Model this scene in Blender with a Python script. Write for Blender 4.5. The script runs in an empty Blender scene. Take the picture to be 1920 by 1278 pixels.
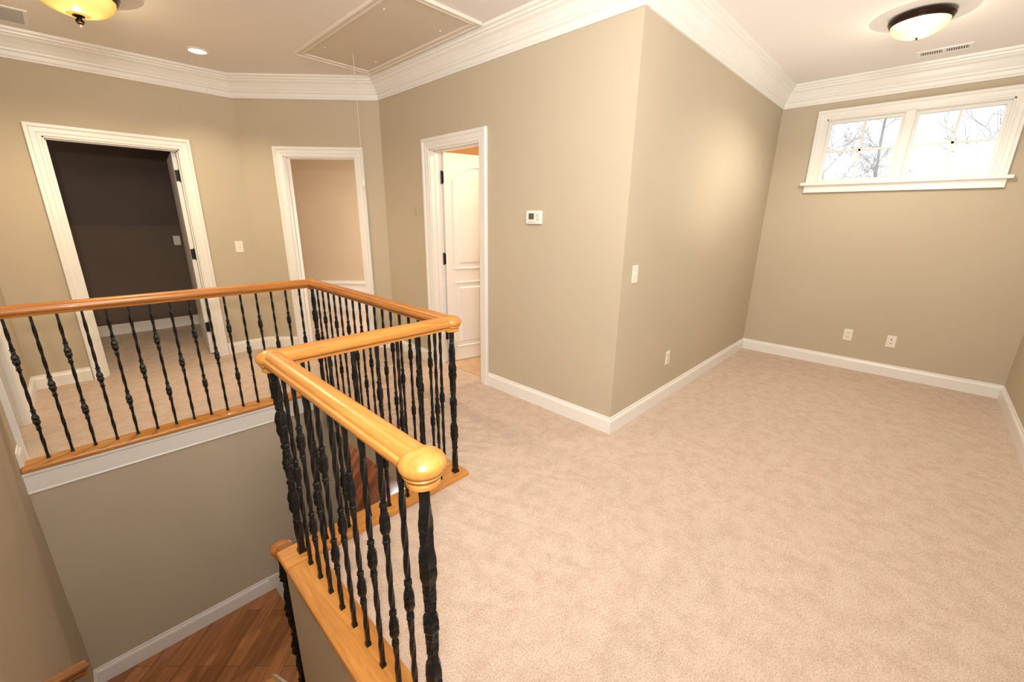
import bpy, bmesh, math, random
from mathutils import Vector, Matrix
random.seed(4)
S = bpy.context.scene
C = S.collection
PI = math.pi
try:
    S.view_settings.view_transform = 'Standard'
except Exception:
    pass

# ------------------------------------------------------------------ materials
def nt(m):
    m.use_nodes = True
    n = m.node_tree
    return n, n.nodes['Principled BSDF']
def mat(name, col, rough=0.6, metal=0.0, noise=None, bump=None, spec=None, emit=None):
    m = bpy.data.materials.new(name)
    n, b = nt(m)
    b.inputs['Base Color'].default_value = (*col, 1)
    b.inputs['Roughness'].default_value = rough
    b.inputs['Metallic'].default_value = metal
    if spec is not None: b.inputs['Specular IOR Level'].default_value = spec
    tc = n.nodes.new('ShaderNodeTexCoord')
    if noise:
        sc, amt = noise
        t = n.nodes.new('ShaderNodeTexNoise'); t.inputs['Scale'].default_value = sc
        t.inputs['Detail'].default_value = 3
        n.links.new(tc.outputs['Object'], t.inputs['Vector'])
        r = n.nodes.new('ShaderNodeValToRGB')
        r.color_ramp.elements[0].position = .3; r.color_ramp.elements[1].position = .7
        r.color_ramp.elements[0].color = (*[c*(1-amt) for c in col], 1)
        r.color_ramp.elements[1].color = (*[min(1, c*(1+amt)) for c in col], 1)
        n.links.new(t.outputs['Fac'], r.inputs['Fac'])
        n.links.new(r.outputs['Color'], b.inputs['Base Color'])
    if bump:
        sc, st = bump
        t = n.nodes.new('ShaderNodeTexNoise'); t.inputs['Scale'].default_value = sc
        n.links.new(tc.outputs['Object'], t.inputs['Vector'])
        bp = n.nodes.new('ShaderNodeBump'); bp.inputs['Strength'].default_value = st
        bp.inputs['Distance'].default_value = .004
        n.links.new(t.outputs['Fac'], bp.inputs['Height'])
        n.links.new(bp.outputs['Normal'], b.inputs['Normal'])
    if emit:
        b.inputs['Emission Color'].default_value = (*emit[0], 1)
        b.inputs['Emission Strength'].default_value = emit[1]
    return m

def carpet_mat():
    m = bpy.data.materials.new('carpet')
    n, b = nt(m)
    b.inputs['Roughness'].default_value = .97
    b.inputs['Specular IOR Level'].default_value = .05
    tc = n.nodes.new('ShaderNodeTexCoord')
    a = n.nodes.new('ShaderNodeTexNoise'); a.inputs['Scale'].default_value = 165; a.inputs['Detail'].default_value = 5; a.inputs['Roughness'].default_value = .8
    c = n.nodes.new('ShaderNodeTexNoise'); c.inputs['Scale'].default_value = 11; c.inputs['Detail'].default_value = 7; c.inputs['Roughness'].default_value = .8
    n.links.new(tc.outputs['Object'], a.inputs['Vector']); n.links.new(tc.outputs['Object'], c.inputs['Vector'])
    r = n.nodes.new('ShaderNodeValToRGB')
    e = r.color_ramp.elements
    e[0].position = .34; e[0].color = (.35, .25, .190, 1)
    e[1].position = .62; e[1].color = (.74, .605, .51, 1)
    k = r.color_ramp.elements.new(.46); k.color = (.60, .475, .39, 1)
    n.links.new(a.outputs['Fac'], r.inputs['Fac'])
    r2 = n.nodes.new('ShaderNodeValToRGB')
    r2.color_ramp.elements[0].position = .40; r2.color_ramp.elements[0].color = (.87, .84, .82, 1)
    r2.color_ramp.elements[1].position = .56; r2.color_ramp.elements[1].color = (1, 1, 1, 1)
    n.links.new(c.outputs['Fac'], r2.inputs['Fac'])
    mx = n.nodes.new('ShaderNodeMix'); mx.data_type = 'RGBA'; mx.blend_type = 'MULTIPLY'; mx.inputs[0].default_value = 1
    n.links.new(r.outputs['Color'], mx.inputs[6]); n.links.new(r2.outputs['Color'], mx.inputs[7])
    n.links.new(mx.outputs[2], b.inputs['Base Color'])
    bp = n.nodes.new('ShaderNodeBump'); bp.inputs['Strength'].default_value = .22; bp.inputs['Distance'].default_value = .004
    n.links.new(a.outputs['Fac'], bp.inputs['Height']); n.links.new(bp.outputs['Normal'], b.inputs['Normal'])
    return m

def oak(name, c1, c2, axis, rough=.34):
    m = bpy.data.materials.new(name)
    n, b = nt(m)
    b.inputs['Roughness'].default_value = rough
    b.inputs['Coat Weight'].default_value = .1
    tc = n.nodes.new('ShaderNodeTexCoord')
    mp = n.nodes.new('ShaderNodeMapping')
    mp.inputs['Scale'].default_value = {'x': (4, 55, 55), 'y': (55, 4, 55), 'z': (40, 40, 3)}[axis]
    n.links.new(tc.outputs['Object'], mp.inputs['Vector'])
    t = n.nodes.new('ShaderNodeTexNoise'); t.inputs['Scale'].default_value = 1.0; t.inputs['Detail'].default_value = 6; t.inputs['Roughness'].default_value = .65; t.inputs['Distortion'].default_value = .8
    n.links.new(mp.outputs['Vector'], t.inputs['Vector'])
    r = n.nodes.new('ShaderNodeValToRGB')
    r.color_ramp.elements[0].position = .32; r.color_ramp.elements[0].color = (*c1, 1)
    r.color_ramp.elements[1].position = .62; r.color_ramp.elements[1].color = (*c2, 1)
    n.links.new(t.outputs['Fac'], r.inputs['Fac']); n.links.new(r.outputs['Color'], b.inputs['Base Color'])
    return m

def plank_mat(name, rot, c1, c2, rough=.25, row=.083):
    m = bpy.data.materials.new(name)
    n, b = nt(m)
    b.inputs['Roughness'].default_value = rough
    tc = n.nodes.new('ShaderNodeTexCoord')
    mp = n.nodes.new('ShaderNodeMapping'); mp.inputs['Rotation'].default_value = (0, 0, rot)
    n.links.new(tc.outputs['Object'], mp.inputs['Vector'])
    br = n.nodes.new('ShaderNodeTexBrick')
    br.inputs['Scale'].default_value = 1; br.inputs['Brick Width'].default_value = .9; br.inputs['Row Height'].default_value = row
    br.inputs['Mortar Size'].default_value = .0015
    br.inputs['Color1'].default_value = (*c1, 1); br.inputs['Color2'].default_value = (*c2, 1); br.inputs['Mortar'].default_value = (.05, .02, .01, 1)
    n.links.new(mp.outputs['Vector'], br.inputs['Vector'])
    mp2 = n.nodes.new('ShaderNodeMapping'); mp2.inputs['Scale'].default_value = (2.5, 28, 3)
    n.links.new(mp.outputs['Vector'], mp2.inputs['Vector'])
    t = n.nodes.new('ShaderNodeTexNoise'); t.inputs['Scale'].default_value = 1.2; t.inputs['Detail'].default_value = 5; t.inputs['Distortion'].default_value = .6
    n.links.new(mp2.outputs['Vector'], t.inputs['Vector'])
    r = n.nodes.new('ShaderNodeValToRGB')
    r.color_ramp.elements[0].position = .35; r.color_ramp.elements[0].color = (.78, .74, .70, 1)
    r.color_ramp.elements[1].position = .6; r.color_ramp.elements[1].color = (1.08, 1.08, 1.08, 1)
    n.links.new(t.outputs['Fac'], r.inputs['Fac'])
    mx = n.nodes.new('ShaderNodeMix'); mx.data_type = 'RGBA'; mx.blend_type = 'MULTIPLY'; mx.inputs[0].default_value = 1
    n.links.new(br.outputs['Color'], mx.inputs[6]); n.links.new(r.outputs['Color'], mx.inputs[7])
    n.links.new(mx.outputs[2], b.inputs['Base Color'])
    return m

M = {}
M['wall'] = mat('wall_paint', (.515, .442, .330), .75, noise=(1.5, .02), bump=(180, .08))
M['ceil'] = mat('ceiling_paint', (.84, .80, .76), .9, noise=(1.2, .015))
M['white'] = mat('white_trim_paint', (.83, .81, .77), .32, noise=(3, .01))
M['hatch'] = mat('hatch_panel_paint', (.68, .61, .51), .6, noise=(2, .02))
M['hframe'] = mat('hatch_frame_paint', (.76, .70, .61), .5, noise=(2, .02))
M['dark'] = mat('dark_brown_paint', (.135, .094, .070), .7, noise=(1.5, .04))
M['room2'] = mat('warm_beige_paint', (.55, .43, .30), .8, noise=(1.5, .02))
M['bath'] = mat('warm_bath_paint', (.62, .40, .20), .8, noise=(1.5, .02))
M['tile'] = mat('tan_tile', (.60, .42, .25), .4, noise=(8, .12))
M['carpet'] = carpet_mat()
M['iron'] = mat('black_iron', (.006, .006, .0065), .40, .3, noise=(60, .3), bump=(90, .5))
M['bronze'] = mat('oil_rubbed_bronze', (.035, .016, .010), .3, .7, noise=(30, .2))
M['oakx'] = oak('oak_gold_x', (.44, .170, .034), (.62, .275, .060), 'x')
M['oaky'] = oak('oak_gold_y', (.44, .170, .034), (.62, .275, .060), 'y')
M['oakwarmx'] = oak('oak_warmlit_x', (.38, .130, .025), (.55, .220, .046), 'x')  # same oak as the gold; warm light painted in as a redder, darker tint
M['oakwarmy'] = oak('oak_warmlit_y', (.38, .130, .025), (.55, .220, .046), 'y')  # same warm-light tint, grain along y
M['plank'] = plank_mat('hardwood_planks', -PI/4, (.46, .195, .072), (.31, .120, .043), .3, .105)
M['planky'] = plank_mat('hardwood_lower', -PI/4, (.30, .09, .03), (.16, .045, .017), .15)
M['plate'] = mat('ivory_plastic', (.82, .79, .69), .35, noise=(9, .01))
M['black'] = mat('slot_black', (.02, .02, .02), .6, noise=(9, .1))
M['lcd'] = mat('thermostat_lcd', (.11, .11, .085), .3, noise=(9, .1))
M['grey'] = mat('grille_grey', (.56, .54, .53), .5, noise=(9, .03))
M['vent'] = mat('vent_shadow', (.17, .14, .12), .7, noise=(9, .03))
M['cord'] = mat('cotton_cord', (.75, .70, .62), .8, noise=(90, .05))
M['bark'] = mat('grey_bark', (.50, .48, .50), .9, noise=(6, .1))
M['grass'] = mat('winter_grass', (.30, .27, .17), .95, noise=(.6, .3))

def bowl_mat(name, edge, mid, st):
    m = bpy.data.materials.new(name)
    n, b = nt(m)
    lw = n.nodes.new('ShaderNodeLayerWeight'); lw.inputs['Blend'].default_value = .35
    t = n.nodes.new('ShaderNodeTexNoise'); t.inputs['Scale'].default_value = 9; t.inputs['Distortion'].default_value = 1.5
    tc = n.nodes.new('ShaderNodeTexCoord'); n.links.new(tc.outputs['Object'], t.inputs['Vector'])
    ad = n.nodes.new('ShaderNodeMath'); ad.operation = 'MULTIPLY_ADD'; ad.inputs[1].default_value = .35; 
    n.links.new(t.outputs['Fac'], ad.inputs[0]); n.links.new(lw.outputs['Facing'], ad.inputs[2])
    r = n.nodes.new('ShaderNodeValToRGB')
    r.color_ramp.elements[0].position = .2; r.color_ramp.elements[0].color = (*mid, 1)
    r.color_ramp.elements[1].position = .9; r.color_ramp.elements[1].color = (*edge, 1)
    n.links.new(ad.outputs[0], r.inputs['Fac'])
    n.links.new(r.outputs['Color'], b.inputs['Emission Color'])
    b.inputs['Emission Strength'].default_value = st
    b.inputs['Base Color'].default_value = (.3, .2, .08, 1)
    b.inputs['Roughness'].default_value = .3
    return m
M['bowlL'] = bowl_mat('alabaster_glass_amber', (.65, .30, .03), (1, .80, .24), 1.2)
M['bowlR'] = bowl_mat('alabaster_glass_white', (.80, .52, .20), (1, .93, .72), 1.5)
M['lens'] = mat('lit_lens', (1, .9, .7), .4, noise=(5, .01), emit=((1, .86, .6), 3.5))

def glass_mat():
    m = bpy.data.materials.new('window_glass')
    m.use_nodes = True
    n = m.node_tree; n.nodes.clear()
    o = n.nodes.new('ShaderNodeOutputMaterial'); mx = n.nodes.new('ShaderNodeMixShader'); mx.inputs[0].default_value = .04
    a = n.nodes.new('ShaderNodeBsdfTransparent'); g = n.nodes.new('ShaderNodeBsdfGlossy'); g.inputs['Roughness'].default_value = .02
    n.links.new(a.outputs[0], mx.inputs[1]); n.links.new(g.outputs[0], mx.inputs[2]); n.links.new(mx.outputs[0], o.inputs[0])
    return m
M['glass'] = glass_mat()

# ------------------------------------------------------------------ mesh helpers
def bx(bm, x0, x1, y0, y1, z0, z1):
    v = [bm.verts.new((x, y, z)) for x in (x0, x1) for y in (y0, y1) for z in (z0, z1)]
    for f in ((0,1,3,2), (4,6,7,5), (0,4,5,1), (2,3,7,6), (0,2,6,4), (1,5,7,3)):
        bm.faces.new([v[i] for i in f])
def lathe(bm, prof, seg=24, cx=0, cy=0, cz=0):
    rings = []
    for r, z in prof:
        if r < 1e-6: rings.append([bm.verts.new((cx, cy, cz+z))])
        else: rings.append([bm.verts.new((cx+r*math.cos(2*PI*i/seg), cy+r*math.sin(2*PI*i/seg), cz+z)) for i in range(seg)])
    for a, b in zip(rings, rings[1:]):
        for i in range(seg):
            j = (i+1) % seg
            if len(a) == 1 and len(b) == 1: continue
            if len(a) == 1: bm.faces.new((a[0], b[i], b[j]))
            elif len(b) == 1: bm.faces.new((a[i], a[j], b[0]))
            else: bm.faces.new((a[i], a[j], b[j], b[i]))
def sweep(bm, path, prof, fmap, closed=False):
    P = [Vector(p) for p in path]; n = len(P); rings = []
    def nrm(a, b):
        d = (b-a).normalized(); return Vector((-d.y, d.x))
    for i in range(n):
        if closed or 0 < i < n-1:
            n1 = nrm(P[i-1], P[i]); n2 = nrm(P[i], P[(i+1) % n]); m = (n1+n2)/(1+n1.dot(n2))
        elif i == 0: m = nrm(P[0], P[1])
        else: m = nrm(P[-2], P[-1])
        rings.append([bm.verts.new(fmap(P[i].x+m.x*d, P[i].y+m.y*d, k)) for d, k in prof])
    L = len(prof)
    for i in range(n if closed else n-1):
        a, b = rings[i], rings[(i+1) % n]
        for j in range(L):
            k = (j+1) % L
            bm.faces.new((a[j], a[k], b[k], b[j]))
    if not closed:
        bm.faces.new(rings[0]); bm.faces.new(rings[-1][::-1])
def extr(bm, p0, p1, prof):
    p0, p1 = Vector(p0), Vector(p1); d = p1-p0; l = Vector((-d.y, d.x, 0)).normalized()
    A = [bm.verts.new(p0+l*a+Vector((0, 0, b))) for a, b in prof]; B = [bm.verts.new(p1+l*a+Vector((0, 0, b))) for a, b in prof]
    L = len(prof)
    for j in range(L):
        k = (j+1) % L; bm.faces.new((A[j], A[k], B[k], B[j]))
    bm.faces.new(A); bm.faces.new(B[::-1])
def tube(bm, p0, p1, r0, r1, seg=6):
    p0, p1 = Vector(p0), Vector(p1); d = (p1-p0).normalized()
    u = d.orthogonal().normalized(); v = d.cross(u)
    A = [bm.verts.new(p0+(u*math.cos(2*PI*i/seg)+v*math.sin(2*PI*i/seg))*r0) for i in range(seg)]
    B = [bm.verts.new(p1+(u*math.cos(2*PI*i/seg)+v*math.sin(2*PI*i/seg))*r1) for i in range(seg)]
    for i in range(seg):
        j = (i+1) % seg; bm.faces.new((A[i], A[j], B[j], B[i]))
    bm.faces.new(A[::-1]); bm.faces.new(B)
def NB(): return bmesh.new()
def mesh_of(name, bm, m, smooth=False, ang=38):
    bmesh.ops.recalc_face_normals(bm, faces=bm.faces)
    me = bpy.data.meshes.new(name); bm.to_mesh(me); bm.free(); me.materials.append(m)
    if smooth:
        for p in me.polygons: p.use_smooth = True
        me.set_sharp_from_angle(angle=math.radians(ang))
    return me
def link(name, me, parent=None, world=True):
    o = bpy.data.objects.new(name, me); C.objects.link(o)
    if parent is not None:
        o.parent = parent
        if world and parent.parent is None: o.matrix_parent_inverse = parent.matrix_basis.inverted()
    return o
def obj(name, bm, m, parent=None, smooth=False, world=True, bevel=0, ang=38):
    o = link(name, mesh_of(name, bm, m, smooth, ang), parent, world)
    if bevel:
        b = o.modifiers.new('bevel', 'BEVEL'); b.width = bevel; b.segments = 2; b.limit_method = 'ANGLE'
    return o
def tag(o, label, cat, group=None, kind=None):
    o['label'] = label; o['category'] = cat
    if group: o['group'] = group
    if kind: o['kind'] = kind
    return o
def thing(name, label, cat, loc=(0,0,0), rz=0, group=None, kind=None):
    o = bpy.data.objects.new(name, None); C.objects.link(o)
    o.empty_display_size = .1
    o.location = loc; o.rotation_euler = (0, 0, rz)
    o.matrix_basis = Matrix.Translation(Vector(loc)) @ Matrix.Rotation(rz, 4, 'Z')
    return tag(o, label, cat, group, kind)

class Fr:   # a wall's own frame: s along, n into the room
    def __init__(s, p0, p1):
        s.o = Vector(p0); s.L = (Vector(p1)-s.o).length; s.d = (Vector(p1)-s.o).normalized(); s.n = Vector((-s.d.y, s.d.x))
    def p(s, a, b, z):
        q = s.o+s.d*a+s.n*b; return (q.x, q.y, z)
    def box(s, bm, a0, a1, n0, n1, z0, z1):
        v = [bm.verts.new(s.p(x, y, z)) for x in (a0, a1) for y in (n0, n1) for z in (z0, z1)]
        for f in ((0,1,3,2), (4,6,7,5), (0,4,5,1), (2,3,7,6), (0,2,6,4), (1,5,7,3)):
            bm.faces.new([v[i] for i in f])
def wall(name, fr, a0, a1, z0, z1, holes, m, label, th=.12):
    bm = NB(); x = a0
    for (h0, h1, zb, zt) in sorted(holes):
        if h0 > x: fr.box(bm, x, h0, -th, 0, z0, z1)
        if zb > z0+.001: fr.box(bm, h0, h1, -th, 0, z0, zb)
        if zt < z1-.001: fr.box(bm, h0, h1, -th, 0, zt, z1)
        x = h1
    fr.box(bm, x, a1, -th, 0, z0, z1)
    return tag(obj(name, bm, m), label, 'wall', kind='structure')

H = 2.73; HB = 2.54
XL, XR, YN, YK, XK = -.46, 5.33, -.72, 1.34, 2.38
C1 = (2.38, 4.17); C2 = (1.37, 5.18); YB = 5.18
W_right = Fr((XL, YN), (XR, YN)); W_win = Fr((XR, YN), (XR, YK)); W_nook = Fr((XR, YK), (XK, YK))
W_th = Fr((XK, YK), C1); W_mid = Fr(C1, C2); W_back = Fr(C2, (XL, YB)); W_left = Fr((XL, YB), (XL, YN))
DH = 2.03
d1 = (C2[0]-.87, C2[0]+.01)
d2 = (.274, 1.015)
d3 = (2.672-YK, 3.36-YK)
d4 = (YB-4.33, YB-3.72)
wn = (-.27-YN, .94-YN)
wall('wall_right', W_right, -.12, W_right.L+.12, -.02, H, [], M['wall'], 'beige painted wall at the far right edge of the nook')
wall('wall_window', W_win, 0, W_win.L, -.02, H, [(wn[0], wn[1], 1.81, 2.40)], M['wall'], 'beige wall with the high double window and two outlets')
wall('wall_nook', W_nook, 0, W_nook.L, -.02, H, [], M['wall'], 'beige wall running from the outside corner to the window wall')
wall('wall_thermostat', W_th, .12, W_th.L, -.02, H, [(d3[0], d3[1], -.02, DH)], M['wall'], 'beige wall with the thermostat and the panelled white door')
wall('wall_angled', W_mid, 0, W_mid.L, -.02, H, [(d2[0], d2[1], -.02, DH)], M['wall'], 'narrow angled beige wall with the middle doorway')
wall('wall_back', W_back, 0, W_back.L, -.02, H, [(d1[0], d1[1], -.02, DH)], M['wall'], 'beige wall with the doorway to the dark brown room')
wall('wall_left', W_left, 0, W_left.L+.12, -3.0, H, [(d4[0], d4[1], -.02, DH)], M['wall'], 'beige wall on the left running down into the stairwell')

# floor
bm = NB()
xs = [-2.2, -.52, .445, 1.30, 2.44, 5.45]; ys = [-.84, .62, 1.70, 3.54, 8.2]
for i in range(5):
    for j in range(4):
        if i == 1 and j in (1, 2) or i == 2 and j == 2: continue
        bx(bm, xs[i], xs[i+1], ys[j], ys[j+1], -.02, 0)
tag(obj('floor', bm, M['carpet']), 'speckled beige carpet over the whole upper floor', 'floor', kind='structure')
bm = NB(); bx(bm, -2.2, 5.46, -.85, 8.3, H, H+.08)
tag(obj('ceiling', bm, M['ceil']), 'off-white flat ceiling', 'ceiling', kind='structure')

# crown moulding
room = [(XL, YN), (XR, YN), (XR, YK), (XK, YK), C1, C2, (XL, YB)]
crown = [(0, HB), (.014, HB), (.017, HB+.012), (.012, HB+.022), (.014, HB+.048), (.026, HB+.056), (.029, HB+.070), (.034, HB+.074),
         (.043, HB+.096), (.060, HB+.124), (.078, HB+.138), (.082, HB+.150), (.093, HB+.154), (.095, HB+.167), (.109, HB+.173), (.113, HB+.190), (0, HB+.190)]
bm = NB(); sweep(bm, room, crown, lambda x, y, k: (x, y, k), closed=True)
tag(obj('trim_1', bm, M['white']), 'wide stepped white crown moulding around the ceiling', 'crown moulding', kind='structure')
base = [(0, 0), (.016, 0), (.016, .088), (.013, .098), (.007, .106), (.006, .118), (0, .120)]
def baseboard(name, path, label, z=0):
    bm = NB(); sweep(bm, path, base, lambda x, y, k: (x, y, z+k))
    tag(obj(name, bm, M['white']), label, 'baseboard', kind='structure')
def P2(fr, s): q = fr.o+fr.d*s; return (q.x, q.y)
CW = .09
baseboard('baseboard_nook', [(XL, YN), (XR, YN), (XR, YK), (XK, YK), P2(W_th, d3[0]-CW)], 'white baseboard around the nook to the panelled door')
baseboard('baseboard_angled_right', [P2(W_th, d3[1]+CW), C1, P2(W_mid, d2[0]-CW)], 'white baseboard between the panelled door and the angled doorway')
baseboard('baseboard_angled_left', [P2(W_mid, d2[1]+CW), C2, P2(W_back, d1[0]-CW)], 'white baseboard between the angled doorway and the dark room')
baseboard('baseboard_back_left', [P2(W_back, d1[1]+CW), (XL, YB), P2(W_left, d4[0]-CW)], 'white baseboard left of the dark room doorway')
baseboard('baseboard_left', [P2(W_left, d4[1]+CW), (XL, 3.50)], 'short white baseboard end beside the far railing')

# doors
casing = [(0, 0), (0, .011), (.006, .014), (.022, .014), (.030, .018), (.058, .019), (.066, .027), (.086, .027), (.090, .022), (.090, 0)]
def door(n, fr, s0, s1, label):
    bm = NB()
    fr.box(bm, s0-.001, s0+.016, -.125, .002, 0, DH); fr.box(bm, s1-.016, s1+.001, -.125, .002, 0, DH); fr.box(bm, s0, s1, -.125, .002, DH-.016, DH)
    fr.box(bm, s0+.016, s0+.024, -.08, -.045, 0, DH-.016); fr.box(bm, s1-.024, s1-.016, -.08, -.045, 0, DH-.016); fr.box(bm, s0, s1, -.08, -.045, DH-.024, DH-.016)
    root = tag(obj('door_%d' % n, bm, M['white']), label, 'doorway', kind='structure')
    bm = NB(); sweep(bm, [(s0+.006, 0), (s0+.006, DH-.006), (s1-.006, DH-.006), (s1-.006, 0)], casing, lambda a, z, k: fr.p(a, k, z))
    obj('casing', bm, M['white'], root)
    return root
def hinge(root, fr, s, sgn, w):
    for z in (1.80, 1.06, .30):
        bm = NB()
        a, b = sorted((s, s+sgn*w))
        fr.box(bm, a, b, -.124, -.119, z-.05, z+.05)
        q = fr.p(s+sgn*.004, -.114, 0)
        lathe(bm, [(0, -.060), (.007, -.056), (.009, -.050), (.009, .050), (.007, .056), (0, .060)], 10, q[0], q[1], z)
        obj('hinge', bm, M['iron'], root)
D1 = door(1, W_back, *d1, 'white cased doorway opening onto the dark brown room')
hinge(D1, W_back, d1[0]+.016, 1, .036)
D2 = door(2, W_mid, *d2, 'white cased doorway in the angled wall')
bm = NB(); W_mid.box(bm, d2[0]+.016, d2[0]+.019, -.04, -.01, .96, 1.04); obj('strike_plate', bm, M['iron'], D2)
D3 = door(3, W_th, *d3, 'white cased doorway with an open two panel door')
hinge(D3, W_th, d3[1]-.016, -1, .028)
D4 = door(4, W_left, *d4, 'white cased doorway at the left edge beyond the railing')

LW, LH = .665, 2.0
def arch(x0, x1, z0, z1, rise, n=12):
    pts = [(x0, z0), (x0, z1-rise)]
    for i in range(1, n):
        t = i/n; pts.append((x0+(x1-x0)*t, z1-rise+rise*math.sin(PI*t)**.8))
    return pts+[(x1, z1-rise), (x1, z0)]
mold = [(0, 0), (0, .004), (.006, .010), (.016, .010), (.022, .003), (.022, 0)]
def leaf_at(D, Mx, W):
    bm = NB(); bx(bm, 0, W, -.035, 0, 0, LH)
    leaf = obj('door_leaf', bm, M['white'], D, world=False, bevel=.002); leaf.matrix_local = Mx
    e = .10
    for zz in ((.16, .80, 0), (.96, 1.88, .12)):
        path = arch(e, W-e, *zz) if zz[2] else [(e, zz[0]), (e, zz[1]), (W-e, zz[1]), (W-e, zz[0])]
        g = e+.035
        inner = arch(g, W-g, zz[0]+.035, zz[1]-.035, zz[2]*.9) if zz[2] else [(g, zz[0]+.035), (g, zz[1]-.035), (W-g, zz[1]-.035), (W-g, zz[0]+.035)]
        bm = NB(); sweep(bm, path, mold, lambda x, z, k: (x, -.035-k, z), closed=True)
        A = [bm.verts.new((x, -.035, z)) for x, z in inner]; B = [bm.verts.new((W/2+(x-W/2)*.92, -.044, (zz[0]+zz[1])/2+(z-(zz[0]+zz[1])/2)*.965)) for x, z in inner]
        for i in range(len(A)):
            j = (i+1) % len(A); bm.faces.new((A[i], A[j], B[j], B[i]))
        bm.faces.new(B)
        obj('panel', bm, M['white'], leaf)
    bm = NB()
    lathe(bm, [(0, 0), (.028, 0), (.028, .006), (.012, .010), (.012, .035), (.024, .045), (.028, .058), (.020, .070), (0, .073)], 16)
    k = obj('knob', bm, M['iron'], leaf, smooth=True); k.matrix_local = Matrix.Translation((W-.065, -.035, .95)) @ Matrix.Rotation(PI/2, 4, 'X')
    return leaf
leaf_at(D3, Matrix.Translation(Vector((XK+.126, 3.36-.018, .012))) @ Matrix.Rotation(math.radians(-13.5), 4, 'Z'), LW)
leaf_at(D1, Matrix.Translation(Vector((.817, YB+.128, .012))) @ Matrix.Rotation(math.radians(90-5.5), 4, 'Z'), .84)

# ------------------------------------------------------------------ rooms beyond the doorways
def plain(name, boxes, m, label, cat='wall'):
    bm = NB()
    for b in boxes: bx(bm, *b)
    return tag(obj(name, bm, m), label, cat, kind='structure')
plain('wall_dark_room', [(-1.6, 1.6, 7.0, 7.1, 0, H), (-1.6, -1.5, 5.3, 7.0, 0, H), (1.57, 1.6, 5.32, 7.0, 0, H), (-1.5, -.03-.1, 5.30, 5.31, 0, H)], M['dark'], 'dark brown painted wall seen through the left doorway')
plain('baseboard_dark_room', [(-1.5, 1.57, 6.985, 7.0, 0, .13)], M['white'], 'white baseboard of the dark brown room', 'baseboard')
P0 = Vector((.7193, .6947)); Q0 = Vector((.6947, -.7193))
def PQ(p, q): v = P0*p+Q0*q; return (v.x, v.y)
Wr2 = Fr(PQ(6.6, -.6), PQ(6.6, -4.5))
wall('wall_middle_room', Wr2, 0, Wr2.L, 0, H, [], M['room2'], 'warm beige wall seen through the angled doorway')
bm = NB(); Wr2.box(bm, 0, Wr2.L, 0, .12, 0, .44); Wr2.box(bm, 0, Wr2.L, 0, .14, .44, .47)
tag(obj('trim_2', bm, M['white']), 'low white ledge seen through the angled doorway above the handrail', 'ledge', kind='structure')
plain('wall_middle_room_sides', [(1.60, 1.66, 5.1, 8.1, 0, H), (4.2, 4.3, 4.3, 5.6, 0, H), (2.52, 4.2, 4.27, 4.33, 0, H)], M['room2'], 'side walls of the room beyond the angled doorway')
plain('wall_bath', [(2.51, 4.2, 1.95, 2.0, 0, H), (4.2, 4.26, 1.95, 4.26, 0, H), (2.51, 4.2, 4.20, 4.26, 0, H)], M['bath'], 'warm lit walls behind the open panelled door')
plain('floor_bath', [(2.46, 4.2, 2.0, 4.2, 0, .008)], M['tile'], 'tan tile floor behind the panelled door', 'floor')
plain('wall_closet', [(-1.6, -1.5, 2.9, 5.3, 0, H), (-1.5, -.58, 2.9, 3.0, 0, H), (-1.5, -.58, 5.22, 5.28, 0, H)], M['wall'], 'beige wall inside the doorway at the left edge')

# ------------------------------------------------------------------ stairwell
ZL = -1.67; ZF = -3.0
plain('wall_stairwell_back', [(XL, 1.40, 3.48, 3.60, ZF, -.02)], M['wall'], 'beige stairwell wall below the far railing')
plain('wall_stairwell_right', [(.385, .505, .62, 1.76, ZF, -.02), (.505, 1.36, 1.64, 1.76, ZF, -.02)], M['wall'], 'beige wall below the near railing beside the stairs')
plain('wall_stairwell_header', [(1.24, 1.36, 1.76, 3.48, -.30, -.02)], M['wall'], 'beige header under the right hand railing')
plain('wall_stairwell_top', [(XL, .445, .50, .62, ZF, -.02)], M['wall'], 'wall below the top stair')
fas = [(0, -.145), (.010, -.145), (.014, -.138), (.010, -.128), (.010, -.030), (.018, -.022), (.018, -.005), (0, -.005)]
bm = NB(); sweep(bm, [(1.24, 1.76), (1.24, 3.48), (XL, 3.48)], fas, lambda x, y, k: (x, y, k))
tag(obj('trim_3', bm, M['white']), 'white fascia board under the oak shoe plate around the stairwell', 'fascia', kind='structure')
plain('floor_lower', [(XL, 6.0, .5, 9.0, ZF-.05, ZF)], M['planky'], 'reddish hardwood floor of the storey below', 'floor')
plain('ceiling_lower', [(1.36, 6.0, .5, 9.0, -.32, -.30), (XL, 1.36, 3.60, 9.0, -.32, -.30)], M['ceil'], 'ceiling of the storey below', 'ceiling')
plain('wall_lower', [(XL, 6.0, 9.0, 9.1, ZF, -.32), (6.0, 6.1, .5, 9.0, ZF, -.32), (1.36, 6.0, .45, .5, ZF, -.32), (XL-.1, XL, 5.3, 9.0, ZF, -.32)], M['wall'], 'beige walls of the storey below')
plain('baseboard_lower', [(XL, 6.0, 8.985, 9.0, ZF, ZF+.14)], M['white'], 'white baseboard of the storey below', 'baseboard')

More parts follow.
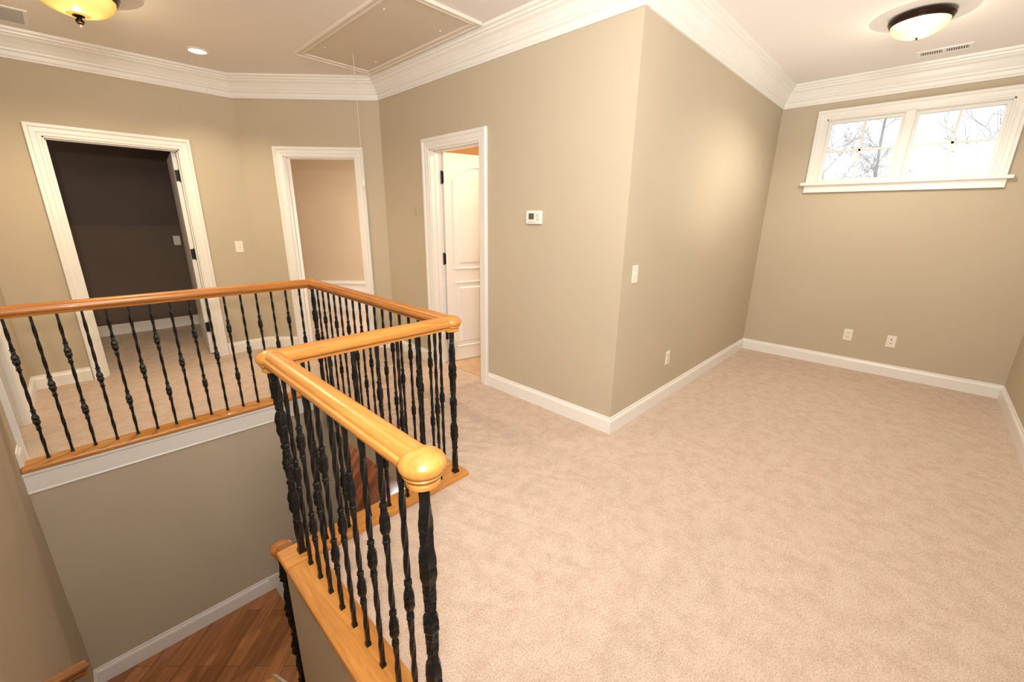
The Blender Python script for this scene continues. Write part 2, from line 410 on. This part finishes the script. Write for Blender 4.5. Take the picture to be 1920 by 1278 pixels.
st = thing('staircase', 'hardwood staircase with landing turning down below the railing', 'staircase', (.0, 2.5, ZL), kind='structure')
bm = NB(); bx(bm, XL, .66, 2.5, 3.48, ZL-.04, ZL); obj('landing', bm, M['plank'], st)
for k in range(1, 9):
    z = ZL+.1856*k; y = 2.5-.235*(k-1)
    bm = NB(); bx(bm, XL, .383, y-.245, y+.025, z-.03, z); obj('tread', bm, M['oakx'], st, bevel=.006)
    bm = NB(); bx(bm, XL, .383, y-.015, y, z-.1856, z-.03); obj('riser', bm, M['white'], st)
for k in range(1, 7):
    z = ZL-.19*k; x = .66+.25*(k-1)
    bm = NB(); bx(bm, x-.02, x+.25, 2.5, 3.48, z-.03, z); obj('tread', bm, M['plank'], st, bevel=.006)
for k in range(0, 7):
    x = .66+.25*k; z = ZL-.19*k
    bm = NB(); bx(bm, x-.015, x, 2.5, 3.48, z-.19, z-.03); obj('riser', bm, M['white'], st)
bm = NB()
for y0, y1 in ((3.462, 3.48), (2.48, 2.498)):
    pr = [(.62, ZL+.13), (.70, ZL+.13), (2.2, ZL+.13-1.5*.76), (2.2, ZF), (1.9, ZF), (.62, ZL-.22)]
    A = [bm.verts.new((x, y0, z)) for x, z in pr]; B = [bm.verts.new((x, y1, z)) for x, z in pr]
    for i in range(6):
        j = (i+1) % 6; bm.faces.new((A[i], A[j], B[j], B[i]))
    bm.faces.new(A); bm.faces.new(B[::-1])
obj('stringer', bm, M['white'], st)
bm = NB()
for x0, x1 in ((.372, .384), (XL, XL+.014)):
    pr = [(2.56, ZL), (2.56, ZL+.16), (2.46, ZL+.16+.10), (.62, ZL+.26+1.84*.79), (.62, -.25), (2.2, ZL)]
    A = [bm.verts.new((x0, y, z)) for y, z in pr]; B = [bm.verts.new((x1, y, z)) for y, z in pr]
    for i in range(6):
        j = (i+1) % 6; bm.faces.new((A[i], A[j], B[j], B[i]))
    bm.faces.new(A); bm.faces.new(B[::-1])
obj('stringer', bm, M['white'], st)
bm = NB(); sweep(bm, [(.62, 3.48), (XL, 3.48), (XL, 2.56)], base, lambda x, y, k: (x, y, ZL+k*1.1))
tag(obj('baseboard_landing', bm, M['white']), 'white baseboard around the hardwood landing', 'baseboard', kind='structure')
bm = NB(); bx(bm, .385, .505, 1.762, 2.50, ZF, ZL); tag(obj('wall_under_stairs', bm, M['wall']), 'beige wall below the stair landing', 'wall', kind='structure')

# ------------------------------------------------------------------ railings
RX, FY, NY, NX, EY = 1.30, 3.54, 1.70, .445, .70
railp = [(-.022, 0), (.022, 0), (.024, .008), (.021, .013), (.033, .017), (.040, .024), (.042, .033), (.039, .042), (.032, .046), (.031, .052), (.024, .060), (.013, .066), (0, .068),
         (-.013, .066), (-.024, .060), (-.031, .052), (-.032, .046), (-.039, .042), (-.042, .033), (-.040, .024), (-.033, .017), (-.021, .013), (-.024, .008)]
ZB0 = .026; ZR = .885; BH = ZR-ZB0
def bar_mesh(name, h, w, tw, jit=0):
    bm = NB(); rings = []; ang = PI/4; n = int(h/.010)
    rnd = random.Random(7)
    for i in range(n+1):
        z = h*i/n; f = z/h
        if .08 < f < .95: ang += tw
        hw = w*1.35 if f < .018 else w
        j = 1+(rnd.uniform(-jit, jit) if jit else 0)
        rings.append([bm.verts.new((hw*1.36*j*math.cos(ang+2*PI*k/4), hw*1.36*j*math.sin(ang+2*PI*k/4), z)) for k in range(4)])
    for a, b in zip(rings, rings[1:]):
        for k in range(4): bm.faces.new((a[k], a[(k+1) % 4], b[(k+1) % 4], b[k]))
    bm.faces.new(rings[0][::-1]); bm.faces.new(rings[-1])
    return mesh_of(name, bm, M['iron'])
def knuckle_mesh(name, s, L, jit=0):
    rnd = random.Random(3)
    bm = NB(); pr = [(0, -L), (.0085, -L), (.0122, -L*.94), (.0122, -L*.84), (.0085, -L*.78), (.0108, -L*.66), (.0085, -L*.54), (.0130, -L*.42), (.0165, -L*.22), (.0160, -L*.07), (.0140, 0)]
    full = pr+[(r, -z) for r, z in pr[::-1][1:]]
    lathe(bm, [(r*s, z) for r, z in full], 6)
    if jit:
        for v in bm.verts: v.co += Vector((rnd.uniform(-jit, jit), rnd.uniform(-jit, jit), rnd.uniform(-jit, jit)))
    return mesh_of(name, bm, M['iron'])
me_bar = bar_mesh('baluster_bar', BH, .0065, .17)
me_kn = knuckle_mesh('knuckle', 1.0, .066)
me_new = bar_mesh('newel_bar', BH, .0125, .10, .06)
me_nk = knuckle_mesh('newel_knuckle', 1.45, .11, .0010)
me_nk2 = knuckle_mesh('newel_collar', 1.35, .06, .0008)
def baluster(root, x, y, z, double):
    o = link('baluster', me_bar, root); o.location = (x, y, z)
    for f in ((.29, .72) if double else (.505,)):
        k = link('knuckle', me_kn, o); k.location = (0, 0, BH*f)
def newel(root, x, y, z):
    o = link('newel_post', me_new, root); o.location = (x, y, z)
    for f, mm in ((.30, me_nk), (.72, me_nk), (.51, me_nk2)):
        k = link('knuckle', mm, o); k.location = (0, 0, BH*f)
rail = thing('stair_railing', 'oak handrail on twisted black iron balusters wrapping around the stairwell opening', 'railing', (NX, NY, 0))
runs = [((XL+.01, FY), (RX, FY), 'oakwarmx', 'oakx'), ((RX, FY), (RX, NY), 'oakwarmy', 'oaky'), ((RX, NY), (NX, NY), 'oakx', 'oakx'), ((NX, NY), (NX, EY), 'oaky', 'oaky')]
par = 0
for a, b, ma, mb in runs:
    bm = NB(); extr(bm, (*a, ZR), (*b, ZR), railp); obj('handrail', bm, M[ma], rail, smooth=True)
    v = Vector(b)-Vector(a); L = v.length; u = v/L
    n = round(L/.104)
    for i in range(1, n):
        q = Vector(a)+v*(i/n); baluster(rail, q.x, q.y, ZB0, par % 2 == 0); par += 1
    par += 1
def plate(x0, x1, y0, y1, m):
    bm = NB(); bx(bm, x0, x1, y0, y1, -.004, ZB0); obj('shoe_plate', bm, M[m], rail, bevel=.009)
plate(XL+.001, RX+.06, FY-.085, FY+.055, 'oakx')
plate(RX-.085, RX+.055, NY+.075, FY-.087, 'oaky')
plate(NX-.085, RX+.06, NY-.055, NY+.073, 'oakx')
plate(NX-.085, NX+.055, EY-.16, NY-.057, 'oaky')
capp = [(0, -.014), (.034, -.014), (.039, -.010), (.039, -.001), (.034, .003), (.034, .006), (.043, .010), (.046, .015), (.043, .020), (.049, .023), (.0535, .031), (.0540, .040), (.050, .049), (.042, .057), (.032, .063), (.020, .068), (.008, .0705), (0, .071)]
for x, y in ((RX, FY), (RX, NY), (NX, NY), (NX, EY)):
    sc = .86 if (x, y) == (RX, FY) else 1
    bm = NB(); lathe(bm, [(r*sc, z) for r, z in capp], 48, x, y, ZR); obj('rail_cap', bm, M['oakwarmx' if y == FY else 'oakx'], rail, smooth=True, ang=50)
    newel(rail, x, y, ZB0)
bm = NB(); bx(bm, XL+.002, XL+.014, FY-.05, FY+.05, ZR-.02, ZR+.08); obj('rosette', bm, M['oakwarmy'], rail, bevel=.004)

low = thing('stair_railing', 'lower oak and black iron railing with rounded end rising from the landing', 'railing', (.56, 2.50, ZL))
lx, ly, lz = .545, 2.50, -.585
bm = NB(); extr(bm, (lx, ly, lz), (.445, 1.80, -.12), railp); obj('handrail', bm, M['oakwarmy'], low, smooth=True)
bm = NB(); extr(bm, (lx, ly, lz), (2.1, ly, lz-1.55*.76), railp); obj('handrail', bm, M['oakwarmx'], low, smooth=True)
bm = NB(); lathe(bm, [(r*1.2, z*1.2) for r, z in capp], 32, lx, ly, lz-.005); obj('rail_cap', bm, M['oakwarmy'], low, smooth=True)
o = link('newel_post', me_new, low); o.location = (lx, ly, ZL); o.scale = (2.1, 2.1, 1.25)
for f, mm in ((.30, me_nk), (.60, me_nk), (.85, me_nk2)):
    k = link('knuckle', mm, o); k.location = (0, 0, BH*f); k.scale = (.9, .9, 1)
for i in range(1, 6):
    f = i/6.5; x = lx+(.445-lx)*f; y = ly+(1.80-ly)*f; baluster(low, x, y, lz+.465*f-BH+.004, i % 2)
for i in range(1, 11):
    x = lx+.14*i; baluster(low, x, ly, lz-.14*i*.76-BH+.004, i % 2)

wr = thing('wall_handrail', 'brown wooden handrail on the stairwell wall at the bottom left corner', 'handrail', (-.39, 2.62, -.75))
bm = NB(); extr(bm, (-.39, 2.62, -.79), (-.39, .9, -.79+1.72*.83), railp); obj('rail', bm, M['oakwarmy'], wr, smooth=True)
bm = NB(); bx(bm, XL+.001, -.36, 2.59, 2.65, -.79, -.735); obj('rail_return', bm, M['oakwarmx'], wr, bevel=.01)
for y in (2.3, 1.2):
    z = -.79+(2.62-y)*.83; bm = NB(); tube(bm, (-.39, y, z+.005), (-.39, y, z-.04), .008, .008, 8); tube(bm, (-.39, y, z-.04), (XL+.001, y, z-.06), .008, .012, 8); obj('bracket', bm, M['bronze'], wr)

# ------------------------------------------------------------------ window
fr = W_win; wc = (wn[0]+wn[1])/2
bm = NB()
fr.box(bm, wn[0], wn[0]+.014, -.12, .002, 1.81, 2.40); fr.box(bm, wn[1]-.014, wn[1], -.12, .002, 1.81, 2.40); fr.box(bm, wn[0], wn[1], -.12, .002, 2.386, 2.40); fr.box(bm, wn[0], wn[1], -.12, .0, 1.81, 1.83)
fr.box(bm, wc-.032, wc+.032, -.12, .010, 1.82, 2.39)
win = tag(obj('window_1', bm, M['white']), 'white double window set high with bare trees outside', 'window', kind='structure')
bm = NB(); sweep(bm, [(wn[0]+.004, 1.825), (wn[0]+.004, 2.396), (wn[1]-.004, 2.396), (wn[1]-.004, 1.825)], [(d*.9, k) for d, k in casing], lambda a, z, k: fr.p(a, k, z)); obj('casing', bm, M['white'], win)
bm = NB(); fr.box(bm, wn[0]-.115, wn[1]+.115, -.06, .05, 1.795, 1.825); obj('window_sill', bm, M['white'], win, bevel=.006)
bm = NB(); fr.box(bm, wn[0]-.08, wn[1]+.08, 0, .018, 1.73, 1.795); fr.box(bm, wn[0]-.08, wn[1]+.08, 0, .024, 1.73, 1.742); obj('apron', bm, M['white'], win)
for a0, a1 in ((wn[0]+.014, wc-.032), (wc+.032, wn[1]-.014)):
    bm = NB(); z0, z1 = 1.83, 2.386; w = .026
    fr.box(bm, a0, a0+w, -.085, -.05, z0, z1); fr.box(bm, a1-w, a1, -.085, -.05, z0, z1); fr.box(bm, a0+w, a1-w, -.085, -.05, z0, z0+w); fr.box(bm, a0+w, a1-w, -.085, -.05, z1-w, z1)
    sash = obj('sash', bm, M['white'], win)
    bm = NB(); m_ = (a0+a1)/2; zm = (z0+z1)/2
    fr.box(bm, m_-.009, m_+.009, -.070, -.054, z0+w, z1-w); fr.box(bm, a0+w, a1-w, -.070, -.054, zm-.009, zm+.009); obj('muntin', bm, M['white'], sash)
    bm = NB(); fr.box(bm, a0+w, a1-w, -.074, -.071, z0+w, z1-w); obj('pane', bm, M['glass'], sash)

# ------------------------------------------------------------------ plates, thermostat
def wroot(name, label, cat, fr, s, z, group=None):
    q = fr.p(s, 0.0, z); return thing(name, label, cat, q, math.atan2(fr.n.y, fr.n.x)-PI/2, group)
def lobj(name, bm, m, root, bevel=0): return obj(name, bm, m, root, world=False, bevel=bevel)
def outlet(label, fr, s, z):
    r = wroot('wall_outlet', label, 'outlet', fr, s, z)
    bm = NB(); bx(bm, -.036, .036, 0, .006, -.058, .058); lobj('cover_plate', bm, M['plate'], r, .003)
    for dz in (-.022, .022):
        bm = NB(); bx(bm, -.016, .016, .006, .009, dz-.014, dz+.014); e = lobj('receptacle', bm, M['plate'], r, .002)
        bm = NB(); bx(bm, -.008, -.005, .009, .0095, dz-.004, dz+.006); bx(bm, .005, .008, .009, .0095, dz-.004, dz+.006); bx(bm, -.002, .002, .009, .0095, dz-.011, dz-.007); lobj('slots', bm, M['black'], e)
    return r
def switch(label, fr, s, z, m='plate', sc=1):
    r = wroot('light_switch', label, 'light switch', fr, s, z)
    bm = NB(); bx(bm, -.036*sc, .036*sc, 0, .006, -.058, .058); lobj('cover_plate', bm, M[m], r, .003)
    bm = NB(); bx(bm, -.005, .005, .006, .008, -.012, .012); bx(bm, -.004, .004, .006, .018, 0, .009); lobj('toggle', bm, M[m], r, .001)
    return r
outlet('left ivory double outlet low on the window wall', W_win, .392-YN, .35)
r = wroot('cable_jack', 'ivory cable jack plate right of the outlet on the window wall', 'cable jack', W_win, .06-YN, .348)
bm = NB(); bx(bm, -.036, .036, 0, .006, -.058, .058); lobj('cover_plate', bm, M['plate'], r, .003)
bm = NB()
for dz in (-.018, .018):
    bx(bm, -.010, .010, .006, .009, dz-.009, dz+.009)
lobj('socket', bm, M['plate'], r)
bm = NB(); bx(bm, -.005, .005, .009, .0096, .013, .023); bx(bm, -.004, .004, .009, .0096, -.022, -.014); lobj('opening', bm, M['black'], r)
outlet('ivory double outlet low on the wall right of the outside corner', W_nook, XR-3.22, .365)
switch('ivory toggle switch just right of the outside corner', W_nook, XR-2.54, 1.10)
switch('ivory toggle switch between the dark room and angled doorway', W_back, C2[0]-1.22, 1.126)
fd = Fr((1.57, 7.0), (-1.5, 7.0))
switch('pale toggle switch on the dark brown wall', fd, .61, 1.12, 'plate')
t = wroot('thermostat', 'white wall thermostat with dark display beside the panelled door', 'thermostat', W_th, 2.078-YK, 1.452)
bm = NB(); bx(bm, -.074, .074, -.001, .026, -.048, .048); lobj('body', bm, M['white'], t, .010)
bm = NB(); bx(bm, -.008, .042, .026, .0275, -.014, .028); lobj('display', bm, M['lcd'], t)
bm = NB()
for i in range(3): bx(bm, -.006+i*.020, .008+i*.020, .026, .0285, -.036, -.028)
for z in (.014, -.012): bx(bm, -.050, -.034, .026, .0285, z-.008, z+.008)
lobj('buttons', bm, M['grey'], t)

# ------------------------------------------------------------------ ceiling fittings
def flush(label, x, y, bm_mat, k, fk):
    r = thing('ceiling_light', label, 'ceiling light', (x, y, H), group='flush mount ceiling lights')
    bm = NB(); lathe(bm, [(a*k, b*k) for a, b in [(0, 0), (.150, 0), (.172, -.006), (.182, -.016), (.184, -.028), (.178, -.034), (.176, -.044), (.170, -.052), (.164, -.054), (.160, -.046), (0, -.046)]], 48); obj('pan', bm, M['bronze'], r, smooth=True, world=False)
    bm = NB(); pr = [(.163*k*math.cos(a), (-.050-.092*math.sin(a))*k) for a in [PI/2*i/14 for i in range(14)]]+[(0, -.142*k)]; lathe(bm, pr, 48); obj('glass_shade', bm, bm_mat, r, smooth=True, world=False)
    bm = NB(); z = -.142*k; lathe(bm, [(a*fk, z+b*fk) for a, b in [(0, .004), (.022, .003), (.022, -.003), (.012, -.006), (.009, -.012), (.016, -.018), (.015, -.028), (.007, -.034), (.004, -.040), (0, -.042)]], 16); obj('finial', bm, M['bronze'], r, smooth=True, world=False)
    return r
flush('bronze rimmed ceiling light with amber glass over the left hall', .29, 3.90, M['bowlL'], 1.14, 1.3)
flush('bronze rimmed ceiling light with white glass in the nook', 4.10, .325, M['bowlR'], .90, .5)
r = thing('recessed_light', 'small lit recessed light near the dark room doorway', 'recessed light', (1.02, 4.60, H))
bm = NB(); lathe(bm, [(.062, 0), (.084, 0), (.084, -.004), (.064, -.008), (.062, 0)], 32); obj('trim_ring', bm, M['white'], r, world=False)
bm = NB(); lathe(bm, [(0, -.004), (.064, -.004), (.064, -.001), (0, -.001)], 32); obj('lens', bm, M['lens'], r, world=False)
r = thing('attic_hatch', 'tan rectangular attic hatch with moulded frame in the ceiling', 'attic hatch', (1.92, 3.28, H))
hx0, hx1, hy0, hy1 = 1.63, 2.19, 2.56, 3.98
bm = NB(); sweep(bm, [(hx0, hy0), (hx0, hy1), (hx1, hy1), (hx1, hy0)], [(0, 0), (0, -.010), (.008, -.016), (.018, -.016), (.024, -.010), (.045, -.012), (.052, -.020), (.060, -.018), (.062, 0)], lambda x, y, k: (x, y, H+k), closed=True); obj('frame', bm, M['hframe'], r)
bm = NB(); bx(bm, hx0+.002, hx1-.002, hy0+.002, hy1-.002, H-.006, H-.001); obj('panel', bm, M['hatch'], r)
for x, y in ((hx0+.06, hy0+.25), (hx0+.06, hy1-.25), (hx1-.06, hy0+.25), (hx1-.06, hy1-.25)):
    bm = NB(); lathe(bm, [(0, -.012), (.006, -.010), (.008, -.006), (0, -.005)], 10, x, y, H); obj('screw', bm, M['white'], r)
r = thing('pull_cord', 'thin white pull cord hanging from the attic hatch', 'pull cord', (1.90, 3.68, H-.008))
bm = NB(); tube(bm, (1.90, 3.68, H-.006), (1.90, 3.68, 1.76), .0022, .0022, 6); obj('cord', bm, M['cord'], r)
bm = NB(); lathe(bm, [(0, .05), (.004, .048), (.007, .02), (.010, 0), (0, -.002)], 12, 1.90, 3.68, 1.71); obj('pull_bell', bm, M['white'], r, smooth=True)
def vent(label, x, y, wx, wy, n, along, frm, lou):
    r = thing('ceiling_vent', label, 'ceiling vent', (x, y, H))
    b = .022; bm = NB()
    for a in ((-wx, wx, -wy, -wy+b), (-wx, wx, wy-b, wy), (-wx, -wx+b, -wy+b, wy-b), (wx-b, wx, -wy+b, wy-b)): bx(bm, *a, -.008, 0)
    if along == 'y': bx(bm, -wx+b, wx-b, -.012, .012, -.008, 0)
    obj('frame', bm, frm, r, world=False)
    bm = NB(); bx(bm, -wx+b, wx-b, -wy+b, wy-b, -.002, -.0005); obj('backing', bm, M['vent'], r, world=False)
    bm = NB()
    for i in range(n):
        if along == 'y':
            c = -wy+b+(2*wy-2*b)*(i+.5)/n; bx(bm, -wx+b, wx-b, c-.0022, c+.0022, -.004, -.002)
        else:
            c = -wy+b+(2*wy-2*b)*(i+.5)/n; bx(bm, -wx+b, wx-b, c-.006, c+.004, -.007, -.002)
    obj('louvers', bm, lou, r, world=False)
vent('white slotted supply vent beside the nook ceiling light', 4.98, .21, .07, .155, 20, 'y', M['white'], M['white'])
vent('grey return grille at the left ceiling edge', -.10, 4.78, .19, .17, 14, 'x', M['white'], M['grey'])

# ------------------------------------------------------------------ outside
plain('ground', [(5.6, 60, -30, 30, -3.2, -3.1)], M['grass'], 'winter grass outside the window', 'ground')
def tree(x, y, h, lab, seed, thick=.10):
    rnd = random.Random(seed)
    r = thing('bare_tree', lab, 'tree', (x, y, -3.1), group='trees outside the window')
    tb, bb = NB(), NB()
    def branch(p, d, L, rad, lev):
        q = p; n = 4
        for s in range(n):
            d = (d+Vector((rnd.uniform(-.22, .22), rnd.uniform(-.22, .22), rnd.uniform(-.10, .16)))).normalized()
            e = q+d*L/n; r1 = max(.005, rad*.82)
            tube(bb, q, e, rad, r1, 4 if lev < 2 else 3); rad = r1; q = e
            if lev < 3:
                for _ in range(1 if s % 2 else 2):
                    a = rnd.uniform(0, 2*PI); o = d.orthogonal().normalized(); w = d.cross(o)
                    branch(q, (d+(o*math.cos(a)+w*math.sin(a))*rnd.uniform(.5, 1.0)).normalized(), L*rnd.uniform(.40, .6), max(.006, rad*.6), lev+1)
    q = Vector((x, y, -3.1)); d = Vector((0, 0, 1)); n = 18; rad = thick
    for s in range(n):
        d = (d+Vector((rnd.uniform(-.06, .06), rnd.uniform(-.06, .06), .1))).normalized()
        e = q+d*h/n; tube(tb, q, e, rad, rad*.93, 7); rad *= .93; q = e
        if s >= 6:
            for _ in range(2):
                a = rnd.uniform(0, 2*PI)
                branch(q, Vector((math.cos(a), math.sin(a), rnd.uniform(.3, .9))).normalized(), rnd.uniform(.8, 1.35), rad*.42, 1)
    obj('trunk', tb, M['bark'], r); obj('branches', bb, M['bark'], r)
tree(14.5, 2.2, 9.5, 'bare tree filling the left end of the left window', 11, .07)
tree(20.0, 1.6, 10.5, 'bare tree in the right half of the left window', 12, .10)
tree(13.5, -.3, 9.5, 'slender bare tree in the left half of the right window', 23, .06)
tree(20.5, -2.3, 10.5, 'bare tree in the right half of the right window', 14, .10)

# ------------------------------------------------------------------ light
w = bpy.data.worlds.new('sky'); S.world = w; w.use_nodes = True
bg = w.node_tree.nodes['Background']; bg.inputs[0].default_value = (.96, .98, 1, 1); bg.inputs[1].default_value = 1.5
def lamp(kind, name, loc, e, col, size=.1, tgt=None, sy=None, spot=None, blend=.6):
    l = bpy.data.lights.new(name, kind); l.energy = e; l.color = col
    if kind == 'AREA':
        l.size = size
        if sy: l.shape = 'RECTANGLE'; l.size_y = sy
    else: l.shadow_soft_size = size
    if spot: l.spot_size = math.radians(spot); l.spot_blend = blend
    o = bpy.data.objects.new(name, l); C.objects.link(o); o.location = loc
    if tgt is not None: o.rotation_euler = (Vector(tgt)-Vector(loc)).to_track_quat('-Z', 'Y').to_euler()
    return o
lamp('SPOT', 'flash', (-.12, -.2, 1.78), 172, (1, .975, .93), .06, (3.0, 3.0, 2.0), spot=160, blend=1.0)
lamp('AREA', 'flash_bounce', (.0, -.3, 2.45), 56, (1, .97, .92), .7, (3.0, 2.7, 2.1))
lamp('SPOT', 'ceiling_fill', (1.0, .4, 1.6), 52, (1, .97, .93), .3, (1.6, 1.0, 2.7), spot=170, blend=1.0)  # added up-light with no fixture, brightens the ceiling
lamp('SPOT', 'nook_fill', (3.6, .3, .5), 75, (1, .97, .93), .0, (3.7, .3, 2.7), spot=120, blend=1.0)  # unseen up-light added to even out the nook ceiling
lamp('SPOT', 'hall_bulb', (.29, 3.90, H-.22), 78, (1, .78, .48), 0.0, (.29, 3.90, 0), spot=165)
lamp('POINT', 'hall_glow', (.29, 3.90, H-.22), 4, (1, .76, .45), 0.0)
lamp('SPOT', 'nook_bulb', (4.10, .325, H-.17), 62, (1, .89, .73), 0.0, (4.10, .325, 0), spot=160)
lamp('POINT', 'nook_glow', (4.10, .325, H-.17), 3, (1, .88, .68), 0.0)
lamp('SPOT', 'recessed_bulb', (1.02, 4.60, H-.03), 20, (1, .84, .6), 0.0, (1.02, 4.6, 0), spot=110)
lamp('POINT', 'bath_bulb', (3.3, 2.5, 2.35), 42, (1, .80, .56), .08)
lamp('AREA', 'middle_room_daylight', (3.5, 4.9, 1.4), 42, (1, .90, .78), .8, (2.4, 6.6, .7))
lamp('POINT', 'dark_room_fill', (-.9, 5.8, 2.2), 8, (1, .86, .7), .1)  # added fill that lifts the brown room, no lamp stands there
lamp('AREA', 'foyer_daylight', (4.6, 7.6, -.5), 140, (1, .96, .92), 1.2, (3.0, 5.5, -3))

# ------------------------------------------------------------------ camera
f = 782.0; th = math.radians(16.31); ps = math.radians(44.0); s = .0123
F = Vector((math.cos(th)*math.cos(ps), math.cos(th)*math.sin(ps), -math.sin(th)))
R0 = Vector((math.sin(ps), -math.cos(ps), 0)); U0 = R0.cross(F)
R = (R0+U0*s).normalized(); U = (U0-R0*s).normalized()
cam = bpy.data.cameras.new('camera'); co = bpy.data.objects.new('camera', cam); C.objects.link(co)
m = Matrix(((R.x, U.x, -F.x, 0), (R.y, U.y, -F.y, 0), (R.z, U.z, -F.z, 1.44), (0, 0, 0, 1)))
co.matrix_world = m
cam.sensor_width = 36; cam.lens = 36*f/1920; cam.clip_start = .02; cam.clip_end = 200
S.camera = co
